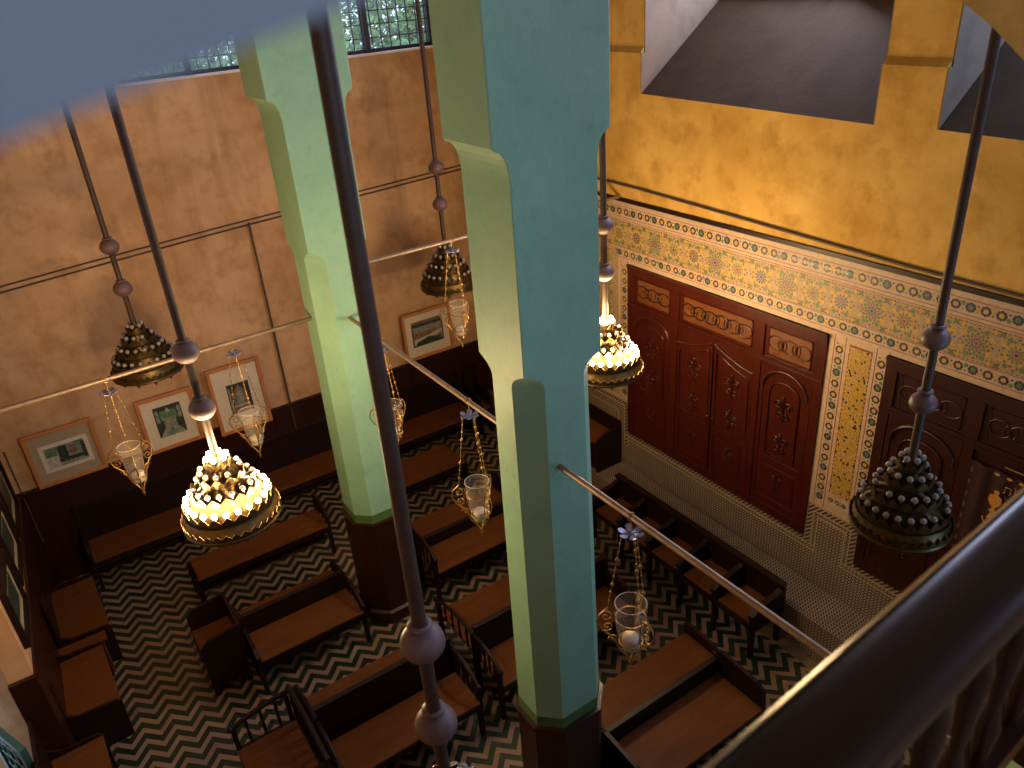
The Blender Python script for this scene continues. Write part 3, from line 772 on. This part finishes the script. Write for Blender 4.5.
picture(.59, 1.25, 1.29, 2.02, 'upright framed photo of a green hall in a wide cream mount', (.17, .17, .17, .15),
    [(R4(.2, .8, .55, .85), 'photo_green'), (R4(.28, .72, .3, .6), 'photo_mid'), ([(.3, .3), (.7, .3), (1, 0), (.0, 0)], 'photo_mid'), ([(.0, .0), (.3, .35), (.22, .45), (0, .3)], 'photo_dark'), ([(.45, .05), (.6, .05), (.55, .3), (.48, .3)], 'photo_green'), (R4(.04, .16, .5, .9), 'photo_mid'), (R4(.84, .96, .5, .9), 'photo_mid'), ([(.42, .8), (.58, .8), (.5, .95)], 'photo_light')])
picture(1.45, 2.12, 1.21, 2.14, 'tall framed photo behind the hanging lamp, third from the left', (.20, .19, .25, .27),
    [(R4(.1, .9, 0, .25), 'photo_brown'), ([(.2, .2), (.8, .2), (.8, .7), (.5, .95), (.2, .7)], 'photo_brown'), ([(.35, .2), (.65, .2), (.65, .65), (.5, .8), (.35, .65)], 'photo_mid'), (R4(.15, .85, .22, .27), 'photo_light'), (R4(.03, .12, .1, .9), 'photo_mid')])
picture(3.25, 3.80, 1.44, 2.12, 'framed picture mostly hidden behind the back column', (.14, .14, .15, .15),
    [(R4(.1, .9, .1, .5), 'photo_mid'), (R4(.2, .8, .5, .9), 'photo_brown')])
picture(4.14, 4.92, 1.37, 2.09, 'framed panorama photo between the two columns', (.14, .14, .19, .15),
    [(R4(.03, .97, .1, .55), 'photo_brown'), (R4(.04, .96, .55, .78), 'photo_mid'), (R4(0, 1, .9, 1.0), 'photo_brown'), ([(.05, .05), (.5, .1), (.95, .35), (.95, .5), (.5, .35), (.05, .3)], 'photo_light'), ([(.1, .02), (.9, .02), (.9, .2), (.5, .3), (.1, .15)], 'photo_dark')])
# pictures on wall C
for i, (ya, yb, z0, z1) in enumerate(((8.2, 8.95, 1.5, 2.1), (7.25, 8.0, 1.55, 2.15), (6.38, 7.1, 1.52, 2.1))):
    lab = ('framed picture on the left wall nearest the corner', 'middle framed picture on the left wall', 'framed picture on the left wall nearest the stepped edge')[i]
    yy = (ya+yb)/2; t_ = (YA-yy)/(YA-6.28); xx = C0[0]+(C1[0]-C0[0])*t_
    root = thing('framed_picture', lab, 'picture', (xx+.006+.05*t_, yy, (z0+z1)/2), math.atan2(C0[0]-C1[0], YA-6.28)*-1, 'framed pictures on the left wall')
    W, H = (yb-ya)/2, (z1-z0)/2; w = MB(); f = .045
    for (a, b, c, d) in ((-W, W, H-f, H), (-W, W, -H, -H+f), (-W, -W+f, -H+f, H-f), (W-f, W, -H+f, H-f)): w.box(.0, .05, a, b, c, d)
    w.build('frame', M['dark_wood'], root, .004)
    MB().box(0, .02, -W+f, W-f, -H+f, H-f).build('mount', M['mat_grey'], root)
    MB().box(.02, .024, -W+.15, W-.15, -H+.15, H-.15).build('print', M['photo_dark'], root)

# ------------------------------------------------------------------ benches
def scroll_arm(mb, x, y0, y1, zs, zt, r=.02, openings=True):
    """openwork arm: posts, curved top rail and turned spindles, in the plane x"""
    s = 1 if y1 > y0 else -1
    L = abs(y1-y0)
    top = []
    for i in range(11):
        t = i/10; top.append((x, y0+s*L*t, zt-.02-.10*t*t+.03*math.sin(t*PI)))
    mb.tube(top, r, 8)
    mb.ball(top[-1], r*1.5, 10)
    mb.box(x-.022, x+.022, y0-.022, y0+.022, 0, zt-.02); 
    ye = y0+s*L*.93
    mb.box(x-.022, x+.022, ye-.022, ye+.022, 0, zt-.12)
    for k in (1, 2, 3, 4):
        y = y0+s*L*.93*k/5; zz = zt-.03-.10*(k/5)**2
        mb.lathe([(.008, 0), (.016, (zz-zs)*.3), (.008, (zz-zs)*.5), (.016, (zz-zs)*.7), (.008, zz-zs)], (x, y, zs), 8)
def bench(name, label, x0, x1, y0, y1, yb, zb, far=None, ends=('solid', 'solid'), rz=0, group='wooden synagogue benches', seat_over=.02, armh=.66):
    """seat y0..y1 (front..back), backrest at yb up to zb, optional far seat behind the backrest up to y=far"""
    cx, cy = (x0+x1)/2, y0
    root = thing(name, label, 'bench', (cx, cy, 0), rz, group)
    a, b = x0-cx, x1-cx; f, k = 0, y1-y0
    w = MB().box(a+.03, b-.03, f-seat_over, k, .425, .455); w.build('seat', M['seat'], root, .006)
    fe = (far-y0) if far else k+.02
    if far:
        MB().box(a+.03, b-.03, (yb-y0)+.05, fe, .425, .455).build('seat', M['seat'], root, .006)
    MB().box(a+.03, b-.03, f+.02, f+.045, .32, .425).build('apron', M['dark_wood'], root); MB().box(a+.03, b-.03, fe-.045, fe-.02, .32, .425).build('apron', M['dark_wood'], root)
    MB().box(a+.03, b-.03, (k+f)/2-.02, (k+f)/2+.02, .12, .17).build('stretcher', M['dark_wood'], root)
    if zb:
        q = yb-y0; w = MB().box(a+.03, b-.03, q, q+.03, .40, zb-.03); w.box(a+.02, b-.02, q-.01, q+.045, zb-.045, zb)
        w.build('backrest', M['dark_wood'], root, .005)
    for side, e, sg in ((a, ends[0], 1), (b, ends[1], -1)):
        w = MB(); xs = side+sg*.018
        if e == 'solid':
            back = fe
            prof = [(f-.01, 0), (f+.05, .0), (f+.09, .10), (back-.09, .10), (back-.05, 0), (back, 0), (back, armh if not zb else armh), (back-.06, armh+.02), (f+.08, armh), (f-.005, armh-.06), (f-.02, .5)]
            w.prism([(xs-.018, y, z) for y, z in prof], (.036, 0, 0))
            if zb:
                q = yb-y0; w.box(xs-.018, xs+.018, q-.03, q+.07, armh-.05, zb+.01)
            w.build('end_panel', M['dark_wood'], root, .005)
        elif e == 'open':
            q = (yb-y0) if zb else k
            scroll_arm(w, xs, q, f, .455, armh+.08)
            if far: scroll_arm(w, xs, q+.02, fe, .455, armh+.08)
            w.build('open_arm', M['dark_wood'], root)
        elif e == 'leg':
            for yy in (f+.03, fe-.03): w.box(xs-.03, xs+.03, yy-.03, yy+.03, 0, .425)
            w.box(xs-.02, xs+.02, f+.03, fe-.03, .1, .15)
            w.build('leg_frame', M['dark_wood'], root, .004)
    return root
# left block between corridor and columns
bench('bench', 'backless bench under the lit chandelier, second row from far wall', .52, 2.13, 7.80, 8.21, 8.2, 0, ends=('leg', 'open'), armh=.6)
bench('bench', 'double-sided bench left of the back column, with a seat box at its left end', .70, 1.85, 6.17, 6.60, 6.62, .675, far=7.0, ends=('solid', 'open'), armh=.55)
bench('bench', 'double-sided bench left of the grey balls of the near rod', .85, 2.21, 4.45, 4.88, 4.90, .87, far=5.47, ends=('open', 'open'))
# middle block
bench('bench', 'backless bench seen between the columns below the hanging lamps', 2.95, 4.15, 7.93, 8.48, 8.4, 0, ends=('leg', 'leg'))
bench('bench', 'double-sided bench between the columns under the hanging glass lamp', 2.71, 4.12, 6.20, 6.63, 6.64, .60, far=7.19, ends=('open', 'solid'))
bench('bench', 'double-sided bench passing behind the foot of the near column', 2.42, 4.06, 4.47, 4.91, 4.91, .82, far=5.68, ends=('open', 'solid'))
bench('bench', 'front bench at bottom, right of near column, with bright orange seat', 2.72, 4.12, 2.90, 3.40, 3.41, .62, ends=('solid', 'solid'), armh=.70)
bench('bench', 'low backless bench directly behind the front bench, right of near column', 2.80, 4.24, 3.50, 3.92, 3.9, 0, ends=('solid', 'solid'), armh=.56)
# along wall A
bench('wall_bench', 'long wall bench under the pictures along the far wall', -.40, 4.94, 8.92, 9.41, 9.40, .95, ends=('solid', 'solid'), group='benches fixed along the walls')
bench('wall_bench', 'short wall bench in the far corner beside the near column', 5.02, 5.24, 8.98, 9.41, 9.40, .95, ends=('solid', 'solid'), group='benches fixed along the walls')
# seat boxes at the corridor
def seat_box(x0, x1, y0, y1, label, openwork=False):
    root = thing('armchair', label, 'seat', (x0, y0, 0), 0, 'single seats facing the aisle')
    W, D = x1-x0, y1-y0
    MB().box(0, W, .035, D-.035, .425, .455).build('seat', M['seat'], root, .006)
    MB().box(.01, .035, .035, D-.035, .1, .425).build('front_board', M['dark_wood'], root)
    for yy in (0, D-.035):
        w = MB()
        if openwork:
            pts = []
            for i in range(9): t = i/8; pts.append((W*(1-t), yy+.017, .80-.10*t*t))
            w.tube(pts, .022, 8); w.ball(pts[-1], .03, 10)
            for xx in (.02, W-.03): w.box(xx-.02, xx+.02, yy, yy+.035, 0, .76 if xx > .1 else .70)
            for k in (1, 2, 3): w.lathe([(.008, 0), (.018, .1), (.008, .16), (.018, .22), (.008, .30)], (W*k/4, yy+.017, .455), 8)
            w.box(0, W, yy, yy+.035, .36, .45)
        else:
            w.prism([(0, yy, 0), (.05, yy, 0), (.08, yy, .1), (W-.08, yy, .1), (W-.05, yy, 0), (W, yy, 0), (W, yy, .74), (.1, yy, .70), (-.005, yy, .62)], (0, .035, 0))
        w.build('arm', M['dark_wood'], root, .003 if not openwork else 0)
    w = MB()
    if openwork:
        w.tube([(W+.015, 0, .84), (W+.015, D*.5, .88), (W+.015, D, .84)], .022, 8)
        for k in range(1, 7): w.lathe([(.008, 0), (.018, .12), (.008, .2), (.018, .28), (.008, .40)], (W+.015, D*k/7, .455), 8)
        w.box(W, W+.03, 0, D, .36, .46); w.box(W, W+.03, 0, .035, 0, .84); w.box(W, W+.03, D-.035, D, 0, .84)
    else: w.box(W, W+.03, 0, D, .3, .74)
    w.build('backrest', M['dark_wood'], root)
    return root
seat_box(.28, .655, 6.46, 7.04, 'single box seat at the aisle end of the bench left of the back column')
seat_box(.24, .77, 4.40, 5.32, 'single seat with openwork spindle arms at bottom left of the near rod', True)
# side benches along wall C
def side_bench(x0, x1, y0, y1, label, rz=.0):
    root = thing('side_bench', label, 'bench', (x0, y0, 0), rz, 'side benches along the left wall')
    W, D = x1-x0, y1-y0
    MB().box(0, W, .03, D-.03, .425, .455).build('seat', M['seat'], root, .006)
    MB().box(W-.05, W-.025, .03, D-.03, .08, .425).build('front_board', M['dark_wood'], root)
    MB().box(-.03, 0, 0, D, 0, .95).build('backrest', M['dark_wood'], root, .004)
    for yy in (0, D-.03):
        w = MB(); w.prism([(0, yy, 0), (W, yy, 0), (W+.01, yy, .44), (W-.03, yy, .48), (.1, yy, .50), (0, yy, .56)], (0, .03, 0)); w.build('arm', M['dark_wood'], root, .003)
    return root
side_bench(-.85, -.40, 7.62, 8.66, 'side bench on the left wall nearest the far corner', .03)
side_bench(-.93, -.49, 6.50, 7.43, 'middle side bench on the left wall', .03)
side_bench(-1.10, -.68, 5.35, 6.22, 'side bench at the bottom left edge beside the teal woodwork', .02)
w = MB().box(0, .44, 0, .14, .44, .47).box(.36, .40, .02, .12, 0, .44)
sh = w.build('shelf_board', M['seat'], loc=(-.90, 7.455, 0)); tag(sh, 'narrow brown shelf board between two side benches', 'shelf')
# ark-side pew with single places
def ark_pew():
    x0, x1, y0, y1 = 4.77, 5.22, 3.60, 6.02
    root = thing('pew', 'pew of single places with dark dividers standing before the ark platform', 'bench', (x0, y0, 0), 0)
    W, D = x1-x0, y1-y0; n = 5; st = D/n
    for k in range(n):
        MB().box(.02, W-.05, k*st+.045, (k+1)*st-.045, .425, .455).build('seat', M['seat'], root, .005)
        MB().box(.0, .02, k*st+.03, (k+1)*st-.03, .37, .43).build('apron', M['dark_wood'], root)
    for k in range(n+1):
        w = MB(); yy = k*st-.03
        w.box(0, .05, yy+.005, yy+.055, 0, .42).box(W-.06, W-.01, yy+.005, yy+.055, 0, .42); w.prism([(-.0, yy, .36), (W, yy, .36), (W, yy, .70), (W-.12, yy, .66), (.06, yy, .62), (-.02, yy, .57), (-.02, yy, .52), (.0, yy, .5)], (0, .06, 0)); w.build('divider', M['dark_wood'], root, .008)
    MB().box(W-.05, W-.01, 0, D, .40, .74).box(W-.07, W+.005, -.03, D+.03, .72, .76).build('backrest', M['dark_wood'], root, .005)
    return root
ark_pew()
# bench on the platform corner
root = thing('corner_bench', 'dark bench on the platform in the corner left of the ark doors', 'bench', (5.30, 6.56, .45), 0)
MB().box(.02, .37, .03, 2.2, .39, .42).build('seat', M['seat'], root, .005)
MB().box(.38, .40, 0, 2.2, 0, .62).build('backrest', M['dark_wood'], root)
MB().box(.0, .02, .03, 2.2, .05, .39).build('front_board', M['dark_wood'], root)
for yy in (0, 1.08, 2.17): MB().prism([(0, yy, 0), (.40, yy, 0), (.40, yy, .56), (.1, yy, .52), (-.01, yy, .45)], (0, .035, 0)).build('end_panel', M['dark_wood'], root, .005)

# ------------------------------------------------------------------ teal woodwork at lower left
root = thing('lattice_screen', 'teal painted wooden lattice screen at bottom left corner', 'screen', (-1.39, 6.33, 0), -2.73)
w = MB()
for (a, b, c, d) in ((0, .62, 0, .08), (0, .62, 1.02, 1.10), (0, .07, .08, 1.02), (.55, .62, .08, 1.02)): w.box(.0, .05, a, b, c, d)
w.build('frame', M['teal'], root, .004)
w = MB()
for k in range(6):
    z = .15+k*.15
    w.tube([(.025, .06, z), (.025, .56, z)], .012, 6)
for k in range(4): w.tube([(.025, .13+k*.12, .08), (.025, .13+k*.12, 1.02)], .012, 6)
w.build('lattice', M['teal'], root)

# ------------------------------------------------------------------ handrail
root = thing('gallery_handrail', 'blurred dark polished handrail across the lower right corner', 'railing', (0, 0, 4.75))
p0 = Vector((-.1, .30, .65)); p1 = Vector((2.12, .43, .65)); d = (p1-p0).normalized(); nrm = Vector((-d.y, d.x, 0))
prof = []
for i in range(24):
    a = 2*PI*i/24; c, s_ = math.cos(a), math.sin(a)
    prof.append((.062*math.copysign(abs(c)**.6, c), .035*math.copysign(abs(s_)**.7, s_)-.035))
w = MB(); A = [p0+nrm*u+Vector((0, 0, v)) for u, v in prof]
w.prism([tuple(q) for q in A], tuple(p1-p0), smooth=True); w.build('top_rail', M['rail'], root)
w = MB(); w.prism([tuple(p0+nrm*u+Vector((0, 0, v))) for u, v in ((.0535, -.0075), (.0625, -.0165), (.064, -.015), (.055, -.006))], tuple(p1-p0)); w.build('edge_glint', M['rail_glint'], root)['label'] = 'golden glint painted along the edge of the handrail'
w = MB(); w.prism([tuple(p0+nrm*u+Vector((0, 0, v))) for u, v in ((-.03, -.60), (.03, -.60), (.03, -.65), (-.03, -.65))], tuple(p1-p0)); w.build('bottom_rail', M['rail'], root)
L = (p1-p0).length; n = 16
for k in range(n):
    q = p0+d*(L*(k+.5)/n)
    MB().lathe([(.012, -.60), (.022, -.5), (.012, -.44), (.02, -.33), (.024, -.25), (.012, -.18), (.02, -.12), (.012, -.07)], (q.x, q.y, .65), 12).build('baluster', M['rail'], root)

# ------------------------------------------------------------------ trees outside the window
def tree(x, y, h, label):
    root = thing('tree', label, 'tree', (x, y, 0), 0, 'trees outside the clerestory window')
    MB().tube([(0, 0, 0), (.1, .1, h*.5), (0, 0, h*.85)], [.2, .14, .06], 8).build('trunk', M['bark'], root)
    w = MB()
    for k in range(7000):
        u = random.gauss(0, 1), random.gauss(0, 1), random.gauss(0, 1); l = math.sqrt(sum(c*c for c in u))+1e-6
        r = random.random()**.4
        c = Vector((u[0]/l*2.0*r, u[1]/l*1.4*r, h*.75+u[2]/l*1.7*r))
        a = Vector((random.uniform(-1, 1), random.uniform(-1, 1), random.uniform(-1, 1))).normalized(); b = a.orthogonal().normalized(); s = random.uniform(.05, .11)
        w.poly([c-a*s, c+b*s*.5, c+a*s, c-b*s*.5], 0)
    w.build('foliage', M['leaf'], root)
tree(7.2, 14.0, 7.2, 'leafy tree outside the clerestory window, right of back column')
tree(2.9, 15.0, 6.6, 'leafy tree outside the clerestory window, left of back column')

# ------------------------------------------------------------------ light
wd = bpy.data.worlds.new('sky'); scene.world = wd; wd.use_nodes = True
bg = wd.node_tree.nodes['Background']; bg.inputs[0].default_value = (.60, .74, 1.0, 1); bg.inputs[1].default_value = 3.2
def area(name, loc, direction, sx, sy, e, col):
    L = bpy.data.lights.new(name, 'AREA'); L.shape = 'RECTANGLE'; L.size = sx; L.size_y = sy; L.energy = e; L.color = col
    o = bpy.data.objects.new(name, L); COL.objects.link(o); o.location = loc
    o.rotation_euler = Vector(direction).to_track_quat('-Z', 'Y').to_euler(); return o
DAY = (.42, .62, 1.0)
area('daylight_east_recess', (6.78, 4.93, 6.55), (-1, .5, -.25), 2.4, 1.2, 140, (.62, .68, 1.0))
area('daylight_southeast_recess', (6.78, 1.6, 6.5), (-.4, 0.1, -1), 2.3, 1.2, 75, (.36, .56, 1.0))
area('south_fill', (6.7, -1.0, 6.4), (-.75, .6, -.55), 1.7, 1.3, 75, (.26, .54, 1.0))  # blue fill through the added, unseen recess, for the near column's front
area('lower_south_fill', (5.5, -1.3, 2.6), (-.7, .85, .05), 1.5, 1.8, 60, (.30, .58, 1.0))  # added blue fill with no window, lifts the near column's lower front
area('gallery_fill', (.5, -2.15, 6.5), (0, 1, -.1), 2.6, 1.6, 20, (.55, .68, 1.0))  # added soft blue fill behind the camera, lights the near beam

# ------------------------------------------------------------------ camera
R = [[0.8257384048442811, -0.5597945526537502, -0.0691819744182671], [-0.31088500824114773, -0.3493396777171394, -0.8839187186746227], [0.4706448750556238, 0.7513932714575455, -0.4624949223420767]]
cam = bpy.data.cameras.new('camera'); co = bpy.data.objects.new('camera', cam); COL.objects.link(co)
rt, dn, fw_ = Vector(R[0]), Vector(R[1]), Vector(R[2])
mw = Matrix((( rt.x, -dn.x, -fw_.x, 0), (rt.y, -dn.y, -fw_.y, 0), (rt.z, -dn.z, -fw_.z, 6.2), (0, 0, 0, 1)))
co.matrix_world = mw
cam.sensor_width = 36; cam.lens = 783.5/1024*36; cam.clip_start = .01; cam.clip_end = 200
cam.dof.use_dof = True; cam.dof.focus_distance = 5.8; cam.dof.aperture_fstop = 3.4
scene.camera = co
vs = scene.view_settings; vs.view_transform = 'Standard'; vs.look = 'None'; vs.gamma = 1; vs.use_curve_mapping = False; vs.exposure = 0
